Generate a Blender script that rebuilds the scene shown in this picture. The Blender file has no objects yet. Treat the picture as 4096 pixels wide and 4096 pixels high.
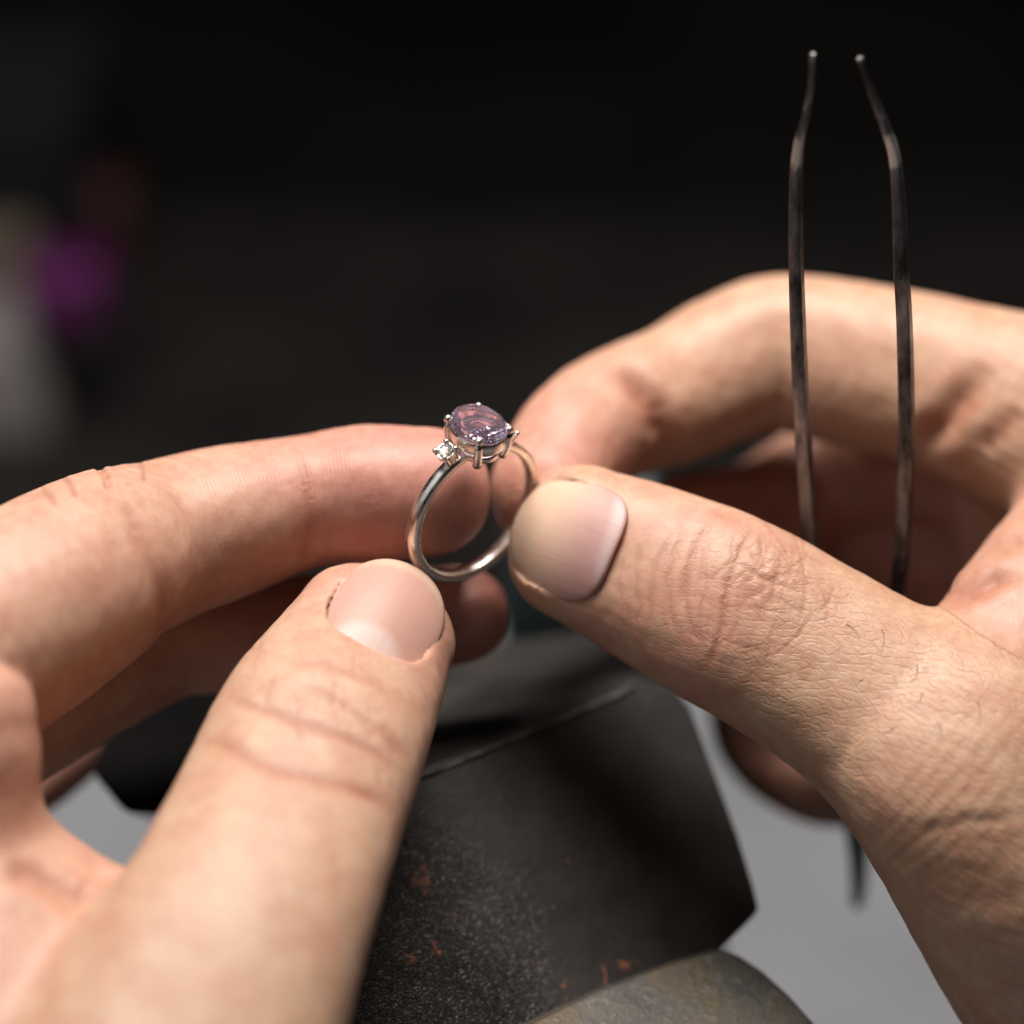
import bpy, bmesh, math, random
import numpy as np
from mathutils import Vector, Matrix

# ------------------------------------------------------------------ camera frame
PITCH = math.radians(28.0)      # camera looks 28 degrees down at the ring
DIST = 360.0                    # mm from lens to the ring
S = 35.0                        # photo pixels (of 4096) per mm at the ring
H0 = 150.0                      # ring centre above the bench, mm
RX = np.array([1.0, 0.0, 0.0])
RY = np.array([0.0, math.sin(PITCH), math.cos(PITCH)])
RZ = np.array([0.0, -math.cos(PITCH), math.sin(PITCH)])
ROT = np.stack([RX, RY, RZ], axis=1)          # columns: right, up, towards the camera

def to_world(p):
    """points in mm (right, up, towards camera; origin = ring centre region) -> metres in the world"""
    p = np.asarray(p, dtype=np.float64)
    return (p @ ROT.T + np.array([0, 0, H0])) * 0.001

def px(x, y, z=0.0):
    """point seen at photo pixel (x, y) standing z mm in front of the ring's plane"""
    k = (DIST - z) / DIST / S
    return np.array([(x - 2048.0) * k, (2048.0 - y) * k, z])

def from_world_mm(q):
    return (np.asarray(q, dtype=np.float64) - np.array([0, 0, H0])) @ ROT

scene = bpy.context.scene
col = scene.collection

cam_d = bpy.data.cameras.new('camera')
cam = bpy.data.objects.new('camera', cam_d)
col.objects.link(cam)
cam_d.sensor_width = 36.0
cam_d.lens = 36.0 * DIST / (4096.0 / S)
cam_d.clip_start = 0.01
cam_d.clip_end = 20.0
M = Matrix(((RX[0], RY[0], RZ[0], 0), (RX[1], RY[1], RZ[1], 0), (RX[2], RY[2], RZ[2], 0), (0, 0, 0, 1)))
M.translation = Vector(to_world([0, 0, DIST]))
cam.matrix_world = M
cam_d.dof.use_dof = True
cam_d.dof.focus_distance = (DIST - 3.5) * 0.001
cam_d.dof.aperture_fstop = 6.8
cam_d.dof.aperture_blades = 0
scene.camera = cam
scene.cycles.max_bounces = 8
scene.cycles.diffuse_bounces = 3
scene.cycles.glossy_bounces = 4
scene.cycles.transmission_bounces = 8
scene.cycles.caustics_refractive = True
scene.cycles.use_adaptive_sampling = True
scene.cycles.adaptive_threshold = 0.015
scene.cycles.use_denoising = True

scene.view_settings.view_transform = 'Standard'
scene.view_settings.look = 'None'
scene.view_settings.exposure = 0.0
scene.view_settings.gamma = 1.0
scene.view_settings.use_curve_mapping = False

world = bpy.data.worlds.new('World')
scene.world = world
world.use_nodes = True
bg = world.node_tree.nodes['Background']
bg.inputs[0].default_value = (0.9, 0.93, 1.0, 1)
bg.inputs[1].default_value = 0.007

def area(name, loc_mm, target_mm, sx, sy, power, color):
    l = bpy.data.lights.new(name, 'AREA')
    l.shape = 'RECTANGLE'; l.size = sx; l.size_y = sy; l.energy = power; l.color = color
    o = bpy.data.objects.new(name, l); col.objects.link(o)
    a = Vector(np.asarray(loc_mm) * 0.001); b = Vector(np.asarray(target_mm) * 0.001)
    o.location = a
    o.rotation_euler = (b - a).to_track_quat('-Z', 'Y').to_euler()
    return o
# bench lamp right above the work
lamp = area('bench_lamp', (-10, 60, 585), (0, 15, 150), 0.31, 0.19, 3.15, (1.0, 0.95, 0.89))
lamp.data.spread = math.radians(150)
# dim fill light added from front left for shadows and metal reflections
area('fill_light', (-750, -450, 750), (0, 0, 150), 0.9, 0.7, 1.5, (0.88, 0.94, 1.0))

# ------------------------------------------------------------------ helpers
def tag(o, label=None, cat=None, group=None, kind=None):
    if label: o['label'] = label
    if cat: o['category'] = cat
    if group: o['group'] = group
    if kind: o['kind'] = kind
    return o

def empty(name, loc_mm):
    o = bpy.data.objects.new(name, None); col.objects.link(o)
    o.empty_display_size = 0.005
    o.location = Vector(to_world(loc_mm))
    return o

def mesh_from(name, v_mm, faces, mat, parent=None, smooth=True, worldmm=False, auto=None):
    """one mesh object from camera-frame mm (or world mm) points"""
    v = np.asarray(v_mm, dtype=np.float64)
    v = v * 0.001 if worldmm else to_world(v)
    off = np.zeros(3)
    if parent is not None:
        p = parent; 
        while p is not None:
            off += np.array(p.location); p = p.parent
    v = v - off
    me = bpy.data.meshes.new(name)
    me.from_pydata(v.tolist(), [], [list(map(int, f)) for f in faces])
    me.update()
    if smooth:
        me.polygons.foreach_set('use_smooth', np.ones(len(me.polygons), dtype=bool))
    if auto is not None:
        me.set_sharp_from_angle(angle=math.radians(auto))
    if mat: me.materials.append(mat)
    o = bpy.data.objects.new(name, me); col.objects.link(o)
    if parent is not None: o.parent = parent
    return o

def unit(a):
    a = np.asarray(a, dtype=np.float64)
    return a / np.linalg.norm(a)

# ------------------------------------------------------------------ materials
def new_mat(name):
    m = bpy.data.materials.new(name); m.use_nodes = True
    nt = m.node_tree
    b = nt.nodes['Principled BSDF']
    return m, nt, b
def N(nt, typ, **kw):
    n = nt.nodes.new(typ)
    for k, v in kw.items():
        if k.startswith('i_'):
            n.inputs[k[2:].replace('_', ' ')].default_value = v
        else: setattr(n, k, v)
    return n
def L(nt, a, b): nt.links.new(a, b)
def ramp(nt, fac, stops):
    r = nt.nodes.new('ShaderNodeValToRGB')
    el = r.color_ramp.elements
    while len(el) < len(stops): el.new(0.5)
    for e, (p, c) in zip(el, stops):
        e.position = p; e.color = (c if len(c) == 4 else (*c, 1)) if isinstance(c, tuple) else (c, c, c, 1)
    L(nt, fac, r.inputs[0])
    return r
def mathn(nt, op, a, b=None, c=None):
    n = nt.nodes.new('ShaderNodeMath'); n.operation = op
    for i, x in enumerate((a, b, c)):
        if x is None: continue
        if isinstance(x, (int, float)): n.inputs[i].default_value = x
        else: L(nt, x, n.inputs[i])
    return n.outputs[0]
def mixc(nt, fac, a, b, mode='MIX'):
    n = nt.nodes.new('ShaderNodeMix'); n.data_type = 'RGBA'; n.blend_type = mode
    for s, x in ((n.inputs[0], fac), (n.inputs[6], a), (n.inputs[7], b)):
        if isinstance(x, (int, float)): s.default_value = x
        elif isinstance(x, tuple): s.default_value = (*x, 1) if len(x) == 3 else x
        else: L(nt, x, s)
    return n.outputs[2]

def skin_material():
    m, nt, b = new_mat('skin')
    tint = N(nt, 'ShaderNodeAttribute', attribute_name='tint')
    fuv = N(nt, 'ShaderNodeAttribute', attribute_name='fuv')      # mm along / around the finger
    msk = N(nt, 'ShaderNodeAttribute', attribute_name='detail')   # r: crosshatch, g: ridges, b: pores
    sep = N(nt, 'ShaderNodeSeparateColor'); L(nt, msk.outputs['Color'], sep.inputs[0])
    geo = N(nt, 'ShaderNodeTexCoord')
    # blotches in the colour of the skin
    n2 = N(nt, 'ShaderNodeTexNoise', i_Scale=900.0, i_Detail=2.0, i_Roughness=0.6); L(nt, geo.outputs['Object'], n2.inputs['Vector'])
    c = tint.outputs['Color']
    c = mixc(nt, 0.34, c, ramp(nt, n2.outputs['Fac'], [(0.35, (0.75, 0.62, 0.55)), (0.65, (1.0, 1.0, 1.0))]).outputs[0], 'MULTIPLY')
    # fine hatching of the dorsal skin: crossing sets of shallow lines
    wob = N(nt, 'ShaderNodeTexNoise', i_Scale=0.42, i_Detail=1.0); L(nt, fuv.outputs['Vector'], wob.inputs['Vector'])
    ws = N(nt, 'ShaderNodeSeparateColor'); L(nt, wob.outputs['Color'], ws.inputs[0])
    fx = N(nt, 'ShaderNodeSeparateXYZ'); L(nt, fuv.outputs['Vector'], fx.inputs[0])
    brk = N(nt, 'ShaderNodeTexNoise', i_Scale=0.9, i_Detail=1.0); L(nt, fuv.outputs['Vector'], brk.inputs['Vector'])
    bs = N(nt, 'ShaderNodeSeparateColor'); L(nt, brk.outputs['Color'], bs.inputs[0])
    h1 = None
    for (ang, fr, w_, amp, wi) in ((62, 0.95, 0.16, 1.0, 0), (118, 0.80, 0.14, 0.8, 1), (88, 1.35, 0.2, 0.6, 2), (15, 0.55, 0.08, 0.5, 0)):
        ca, sa = math.cos(math.radians(ang)) * fr, math.sin(math.radians(ang)) * fr
        t = mathn(nt, 'MULTIPLY_ADD', fx.outputs[0], ca, mathn(nt, 'MULTIPLY', fx.outputs[1], sa))
        t = mathn(nt, 'MULTIPLY_ADD', ws.outputs[wi], 1.7, t)
        pp_ = mathn(nt, 'PINGPONG', t, 0.5)
        g = ramp(nt, pp_, [(0.0, 1.0), (w_, 0.0)]).outputs[0]
        g = mathn(nt, 'MULTIPLY', g, ramp(nt, bs.outputs[wi], [(0.36, 0.0), (0.56, amp)]).outputs[0])
        h1 = g if h1 is None else mathn(nt, 'MAXIMUM', h1, g)
    h1 = mathn(nt, 'SUBTRACT', 1.0, h1)
    crs = N(nt, 'ShaderNodeAttribute', attribute_name='crease')     # distance to a crease line and its depth
    cs = N(nt, 'ShaderNodeSeparateColor'); L(nt, crs.outputs['Color'], cs.inputs[0])
    cg = mathn(nt, 'MULTIPLY', ramp(nt, cs.outputs[0], [(0.0, 1.0), (0.12, 0.72), (0.25, 0.3), (0.5, 0.0)]).outputs[0], cs.outputs[1])
    hatch = mathn(nt, 'SUBTRACT', mathn(nt, 'MULTIPLY', h1, sep.outputs[0]), mathn(nt, 'MULTIPLY', cg, 2.3))
    # friction ridges on the pads
    wave = N(nt, 'ShaderNodeTexWave', wave_type='BANDS', bands_direction='X', i_Scale=0.62, i_Distortion=2.2, i_Detail=1.0, i_Detail_Scale=0.25)
    L(nt, fuv.outputs['Vector'], wave.inputs['Vector'])
    ridge = mathn(nt, 'MULTIPLY', wave.outputs['Fac'], mathn(nt, 'MULTIPLY', sep.outputs[1], 0.35))
    n3 = N(nt, 'ShaderNodeTexNoise', i_Scale=2600.0, i_Detail=1.0); L(nt, geo.outputs['Object'], n3.inputs['Vector'])
    pores = mathn(nt, 'MULTIPLY', n3.outputs['Fac'], mathn(nt, 'MULTIPLY_ADD', sep.outputs[2], 0.5, 0.25))
    hh = mathn(nt, 'ADD', mathn(nt, 'ADD', hatch, ridge), pores)
    bump = N(nt, 'ShaderNodeBump', i_Strength=1.0, i_Distance=0.000047); L(nt, hh, bump.inputs['Height'])
    L(nt, bump.outputs[0], b.inputs['Normal'])
    # the grooves are a little redder
    dk = mathn(nt, 'MULTIPLY', mathn(nt, 'SUBTRACT', 1.0, h1), mathn(nt, 'MULTIPLY', sep.outputs[0], 0.22))
    c = mixc(nt, dk, c, (0.36, 0.15, 0.08))
    c = mixc(nt, mathn(nt, 'MULTIPLY', cg, 0.55), c, (0.34, 0.12, 0.07))
    L(nt, c, b.inputs['Base Color'])
    b.inputs['Subsurface Weight'].default_value = 0.38
    b.inputs['Subsurface Radius'].default_value = (1.0, 0.32, 0.17)
    b.inputs['Subsurface Scale'].default_value = 0.0018
    rr = ramp(nt, n2.outputs['Fac'], [(0.3, 0.42), (0.7, 0.56)])
    L(nt, rr.outputs[0], b.inputs['Roughness'])
    b.inputs['Specular IOR Level'].default_value = 0.42
    return m

def nail_material():
    m, nt, b = new_mat('nail')
    tint = N(nt, 'ShaderNodeAttribute', attribute_name='tint')
    fuv = N(nt, 'ShaderNodeAttribute', attribute_name='fuv')
    mp = N(nt, 'ShaderNodeMapping'); mp.inputs['Scale'].default_value = (1.6, 0.06, 1.0); L(nt, fuv.outputs['Vector'], mp.inputs[0])
    n = N(nt, 'ShaderNodeTexNoise', i_Scale=1.0, i_Detail=3.0); L(nt, mp.outputs[0], n.inputs['Vector'])
    bump = N(nt, 'ShaderNodeBump', i_Strength=0.6, i_Distance=0.00004); L(nt, n.outputs['Fac'], bump.inputs['Height'])
    L(nt, bump.outputs[0], b.inputs['Normal'])
    c = mixc(nt, 0.12, tint.outputs['Color'], ramp(nt, n.outputs['Fac'], [(0.35, (0.8, 0.65, 0.6)), (0.65, (1, 1, 1))]).outputs[0], 'MULTIPLY')
    L(nt, c, b.inputs['Base Color'])
    b.inputs['Subsurface Weight'].default_value = 0.5
    b.inputs['Subsurface Radius'].default_value = (1.0, 0.4, 0.3)
    b.inputs['Subsurface Scale'].default_value = 0.0014
    b.inputs['Roughness'].default_value = 0.46
    b.inputs['Specular IOR Level'].default_value = 0.34
    return m

def metal_material(name, base, rough, tarnish=(0.2, 0.15, 0.12), amount=0.4, scale=700.0):
    m, nt, b = new_mat(name)
    tc = N(nt, 'ShaderNodeTexCoord')
    n = N(nt, 'ShaderNodeTexNoise', i_Scale=scale, i_Detail=5.0, i_Roughness=0.65); L(nt, tc.outputs['Object'], n.inputs['Vector'])
    f = ramp(nt, n.outputs['Fac'], [(0.42, 0.0), (0.68, amount)])
    L(nt, mixc(nt, f.outputs[0], base, tarnish), b.inputs['Base Color'])
    b.inputs['Metallic'].default_value = 1.0
    n2 = N(nt, 'ShaderNodeTexNoise', i_Scale=scale * 3, i_Detail=3.0); L(nt, tc.outputs['Object'], n2.inputs['Vector'])
    L(nt, ramp(nt, n2.outputs['Fac'], [(0.3, rough * 0.75), (0.7, rough * 1.35)]).outputs[0], b.inputs['Roughness'])
    bump = N(nt, 'ShaderNodeBump', i_Strength=0.10, i_Distance=0.00004); L(nt, n2.outputs['Fac'], bump.inputs['Height'])
    L(nt, bump.outputs[0], b.inputs['Normal'])
    return m

def gem_material(name, color, ior, density, rough=0.0):
    m, nt, b = new_mat(name)
    b.inputs['Base Color'].default_value = (*color, 1)
    b.inputs['Transmission Weight'].default_value = 1.0
    b.inputs['IOR'].default_value = ior
    b.inputs['Roughness'].default_value = rough
    return m

def plain(name, colr, rough=0.7, var=0.25, scale=60.0, spec=0.5):
    m, nt, b = new_mat(name)
    b.inputs['Specular IOR Level'].default_value = spec
    tc = N(nt, 'ShaderNodeTexCoord')
    n = N(nt, 'ShaderNodeTexNoise', i_Scale=scale, i_Detail=4.0); L(nt, tc.outputs['Object'], n.inputs['Vector'])
    lo = tuple(x * (1 - var) for x in colr); hi = tuple(min(1, x * (1 + var)) for x in colr)
    L(nt, ramp(nt, n.outputs['Fac'], [(0.3, lo), (0.7, hi)]).outputs[0], b.inputs['Base Color'])
    b.inputs['Roughness'].default_value = rough
    return m

def crackle_material():
    """black wrinkle enamel, rubbed and rusting"""
    m, nt, b = new_mat('wrinkle_enamel')
    tc = N(nt, 'ShaderNodeTexCoord')
    big = N(nt, 'ShaderNodeTexNoise', i_Scale=75.0, i_Detail=6.0, i_Roughness=0.62); L(nt, tc.outputs['Object'], big.inputs['Vector'])
    rustn = N(nt, 'ShaderNodeTexNoise', i_Scale=260.0, i_Detail=8.0, i_Roughness=0.75, i_Distortion=0.6); L(nt, tc.outputs['Object'], rustn.inputs['Vector'])
    spk = N(nt, 'ShaderNodeTexVoronoi', i_Scale=420.0); L(nt, tc.outputs['Object'], spk.inputs['Vector'])
    spn = N(nt, 'ShaderNodeTexNoise', i_Scale=110.0, i_Detail=2.0); L(nt, tc.outputs['Object'], spn.inputs['Vector'])
    base = ramp(nt, big.outputs['Fac'], [(0.35, (0.019, 0.0175, 0.017)), (0.55, (0.035, 0.031, 0.029)), (0.72, (0.060, 0.049, 0.044))]).outputs[0]
    near = None       # rust has started at a few chips in the enamel
    for (x_, y_, z_, rad) in ((1700, 3530, -6, 4.5), (1800, 3790, -2, 7.0), (1620, 3880, 0, 4.5), (2520, 3900, -8, 5.0), (2300, 3960, -5, 4.0), (2080, 3120, -18, 3.0)):
        q_ = to_world(px(x_, y_, z_)) - to_world(from_world_mm((0, 30, 0)))
        dn_ = N(nt, 'ShaderNodeVectorMath', operation='DISTANCE'); L(nt, tc.outputs['Object'], dn_.inputs[0]); dn_.inputs[1].default_value = tuple(q_)
        f_ = mathn(nt, 'MAXIMUM', mathn(nt, 'SUBTRACT', 1.0, mathn(nt, 'DIVIDE', dn_.outputs['Value'], rad * 0.001)), 0.0)
        near = f_ if near is None else mathn(nt, 'MAXIMUM', near, f_)
    rm = ramp(nt, mathn(nt, 'MULTIPLY_ADD', near, 0.175, rustn.outputs['Fac']), [(0.655, 0.0), (0.70, 1.0)]).outputs[0]
    c = mixc(nt, mathn(nt, 'MULTIPLY', rm, 0.8), base, (0.22, 0.082, 0.043))
    sm = mathn(nt, 'MULTIPLY', ramp(nt, spk.outputs['Distance'], [(0.10, 1.0), (0.17, 0.0)]).outputs[0], ramp(nt, spn.outputs['Fac'], [(0.60, 0.0), (0.68, 1.0)]).outputs[0])
    c = mixc(nt, mathn(nt, 'MULTIPLY', sm, 0.3), c, (0.42, 0.40, 0.38))
    L(nt, c, b.inputs['Base Color'])
    b.inputs['Roughness'].default_value = 0.45
    b.inputs['Specular IOR Level'].default_value = 0.35
    # wrinkles: worm-like ridges from a warped noise's iso-lines
    w = N(nt, 'ShaderNodeTexNoise', i_Scale=900.0, i_Detail=1.0, i_Distortion=0.9); L(nt, tc.outputs['Object'], w.inputs['Vector'])
    worm = mathn(nt, 'ABSOLUTE', mathn(nt, 'SINE', mathn(nt, 'MULTIPLY', w.outputs['Fac'], 22.0)))
    wd = N(nt, 'ShaderNodeVectorMath', operation='DISTANCE'); L(nt, tc.outputs['Object'], wd.inputs[0])
    wd.inputs[1].default_value = tuple(to_world(px(1450, 3980, 2)) - to_world(from_world_mm((0, 30, 0))))
    wf = mathn(nt, 'MULTIPLY_ADD', big.outputs['Fac'], 0.012, wd.outputs['Value'])      # the rest is rubbed smooth
    fade = ramp(nt, mathn(nt, 'MULTIPLY', wf, 20.0), [(0.40, 1.0), (0.62, 0.06)]).outputs[0]
    fine = N(nt, 'ShaderNodeTexNoise', i_Scale=1600.0, i_Detail=3.0); L(nt, tc.outputs['Object'], fine.inputs['Vector'])
    hgt = mathn(nt, 'ADD', mathn(nt, 'MULTIPLY', worm, fade), mathn(nt, 'MULTIPLY', fine.outputs['Fac'], 0.3))
    bump = N(nt, 'ShaderNodeBump', i_Strength=0.8, i_Distance=0.00019); L(nt, hgt, bump.inputs['Height'])
    L(nt, bump.outputs[0], b.inputs['Normal'])
    return m

def steel_material():
    m, nt, b = new_mat('worn_steel')
    tc = N(nt, 'ShaderNodeTexCoord')
    big = N(nt, 'ShaderNodeTexNoise', i_Scale=90.0, i_Detail=6.0, i_Roughness=0.65); L(nt, tc.outputs['Object'], big.inputs['Vector'])
    fine = N(nt, 'ShaderNodeTexNoise', i_Scale=800.0, i_Detail=6.0, i_Roughness=0.7); L(nt, tc.outputs['Object'], fine.inputs['Vector'])
    c = ramp(nt, big.outputs['Fac'], [(0.3, (0.062, 0.059, 0.057)), (0.5, (0.105, 0.096, 0.084)), (0.62, (0.12, 0.092, 0.06)), (0.75, (0.095, 0.091, 0.087))]).outputs[0]
    c = mixc(nt, ramp(nt, fine.outputs['Fac'], [(0.55, 0.0), (0.75, 0.6)]).outputs[0], c, (0.30, 0.275, 0.245))
    L(nt, c, b.inputs['Base Color'])
    b.inputs['Metallic'].default_value = 0.55
    L(nt, ramp(nt, fine.outputs['Fac'], [(0.3, 0.62), (0.7, 0.38)]).outputs[0], b.inputs['Roughness'])
    bump = N(nt, 'ShaderNodeBump', i_Strength=0.8, i_Distance=0.0004); L(nt, fine.outputs['Fac'], bump.inputs['Height'])
    L(nt, bump.outputs[0], b.inputs['Normal'])
    return m

SKIN = skin_material(); NAIL = nail_material()
SILVER = metal_material('silver', (0.90, 0.845, 0.78), 0.30, (0.34, 0.26, 0.20), 0.45, 260.0)
AMETHYST = gem_material('amethyst', (0.91, 0.74, 0.92), 1.54, 0, 0.01)
AMETHYST.node_tree.nodes['Principled BSDF'].inputs['Transmission Weight'].default_value = 0.95
DIAMOND = gem_material('clear_stone', (0.97, 0.97, 1.0), 2.2, 0)
STEEL = steel_material()

# ------------------------------------------------------------------ setting
def sheet(name, x0, x1, y0, y1, z, mat, nx=1, ny=1):
    v = [(x0 + (x1 - x0) * i / nx, y0 + (y1 - y0) * j / ny, z) for j in range(ny + 1) for i in range(nx + 1)]
    f = [(j * (nx + 1) + i, j * (nx + 1) + i + 1, (j + 1) * (nx + 1) + i + 1, (j + 1) * (nx + 1) + i) for j in range(ny) for i in range(nx)]
    return mesh_from(name, v, f, mat, worldmm=True, smooth=False)
tag(sheet('benchtop', -2500, 2500, -900, 3500, -4, plain('dark_bench', (0.0090, 0.0080, 0.0073), 0.85, 0.5, 9.0, 0.03)), kind='structure')
def slab(name, x0, x1, y0, y1, z0, z1, mat, bevel=0.8, rotz=0.0, parent=None):
    bm = bmesh.new()
    bmesh.ops.create_cube(bm, size=1.0)
    for v in bm.verts:
        v.co = Vector(((v.co.x) * (x1 - x0), (v.co.y) * (y1 - y0), (v.co.z) * (z1 - z0)))
    bmesh.ops.bevel(bm, geom=list(bm.edges), offset=bevel, segments=3, affect='EDGES', profile=0.5)
    c, s = math.cos(rotz), math.sin(rotz)
    cx, cy, cz = (x0 + x1) / 2, (y0 + y1) / 2, (z0 + z1) / 2
    bm.verts.index_update()
    v = [(cx + q.co.x * c - q.co.y * s, cy + q.co.x * s + q.co.y * c, cz + q.co.z) for q in bm.verts]
    f = [[q.index for q in p.verts] for p in bm.faces]
    bm.free()
    return mesh_from(name, v, f, mat, parent, worldmm=True, auto=40)
o = slab('lift_mat', -700, 700, 250, 450, -3.9, -1.0, plain('lift_brown', (0.0155, 0.0138, 0.013), 0.85, 0.4, 22.0, 0.05), 0.8)  # added sheet, its paler colour lifts the dark background behind the hands
tag(o, 'dark brownish mat added on the bench to lift the blurred tone behind the hands', 'mat')
o = slab('steel_tray_sheet', -420, 420, -330, 235, -3.9, 0.0, plain('pale_grey_steel', (0.245, 0.25, 0.268), 0.5, 0.18, 14.0), 1.5)
o.name = 'bench_plate'
tag(o, 'pale grey metal plate covering the bench under the dark vise', 'plate')

# ------------------------------------------------------------------ signed distance modelling of the hands
def catmull(P, n_per=14):
    P = np.asarray(P, dtype=np.float64)
    Q = np.vstack([2 * P[0] - P[1], P, 2 * P[-1] - P[-2]])
    out = []
    for i in range(1, len(Q) - 2):
        p0, p1, p2, p3 = Q[i - 1], Q[i], Q[i + 1], Q[i + 2]
        for t in np.linspace(0, 1, n_per, endpoint=False):
            out.append(0.5 * ((2 * p1) + (-p0 + p2) * t + (2 * p0 - 5 * p1 + 4 * p2 - p3) * t * t + (-p0 + 3 * p1 - 3 * p2 + p3) * t ** 3))
    out.append(Q[-2])
    return np.array(out)

class Chain:
    """a finger, thumb or fleshy roll: a centre line with an oval section that changes along it.
    rows: (px, py, z mm, half width px, dorsal px, palmar px, dorsal direction)"""
    def __init__(self, name, rows, cap, cap_end=None, n=2.25, tint=None):
        self.name = name; self.n = n
        P = []
        for r in rows:
            c = px(r[0], r[1], r[2]); k = (DIST - r[2]) / DIST / S
            P.append(np.concatenate([c, np.array(r[3:6]) * k, unit(r[6])]))
        C = catmull(P)
        c = C[:, :3]
        seg = np.linalg.norm(np.diff(c, axis=0), axis=1)
        s = np.concatenate([[0], np.cumsum(seg)])
        m = max(int(s[-1] / 0.9), 8)
        t = np.linspace(0, s[-1], m)
        R = np.stack([np.interp(t, s, C[:, j]) for j in range(C.shape[1])], axis=1)
        self.c = R[:, :3]; self.r = R[:, 3:6]; self.s = t; self.ds = t[1] - t[0]
        T = np.gradient(self.c, axis=0); T /= np.linalg.norm(T, axis=1)[:, None]
        D = R[:, 6:9]; D = D - (D * T).sum(1)[:, None] * T; D /= np.linalg.norm(D, axis=1)[:, None]
        self.T, self.D, self.L = T, D, np.cross(T, D)
        k0 = (DIST - rows[0][2]) / DIST / S
        self.cap0 = cap * k0; self.cap1 = (cap_end or rows[-1][3]) * k0
        self.c32 = self.c.astype(np.float32); self.cc = (self.c32 ** 2).sum(1)
    def query(self, p):
        idx = np.empty(len(p), dtype=np.int32)
        for a in range(0, len(p), 200000):
            q = p[a:a + 200000]
            d = self.cc[None, :] - 2 * q @ self.c32.T
            idx[a:a + 200000] = np.argmin(d, axis=1)
        q = p - self.c32[idx]
        T = self.T[idx]; t = (q * T).sum(1)
        m = len(self.c)
        f = np.clip(idx + t / self.ds, 0, m - 1)
        i0 = np.minimum(f.astype(np.int32), m - 2); w = (f - i0)[:, None]
        lerp = lambda A: A[i0] * (1 - w) + A[i0 + 1] * w
        cc = lerp(self.c); r = lerp(self.r)
        q = p - cc
        T = lerp(self.T); D = lerp(self.D); Lv = lerp(self.L)
        t = (q * T).sum(1); a = (q * Lv).sum(1); b = (q * D).sum(1)
        over0 = (f <= 0) & (t < 0); over1 = (f >= m - 1) & (t > 0)
        e = np.where(over0, t / self.cap0, np.where(over1, t / self.cap1, 0.0))
        return f * self.ds, a, b, e, r, t
    def sdf(self, p):
        s, a, b, e, r, t = self.query(p)
        h = np.where(b > 0, r[:, 1], r[:, 2])
        n = self.n
        k = (np.abs(a / r[:, 0]) ** n + np.abs(b / h) ** n + np.abs(e) ** n) ** (1 / n)
        tt = np.where(np.abs(e) > 0, t, 0.0)
        l = np.sqrt(a * a + b * b + tt * tt)
        return np.where(l < 1e-3, -np.minimum(r[:, 0], h), l * (1 - 1 / np.maximum(k, 1e-4)))
    def coords(self, p):
        s, a, b, e, r, t = self.query(p)
        th = np.arctan2(a / r[:, 0], b / np.where(b > 0, r[:, 1], r[:, 2]))
        ss = s + np.where(np.abs(e) > 0, t, 0)
        return ss, th, th * r[:, 0]

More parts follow.
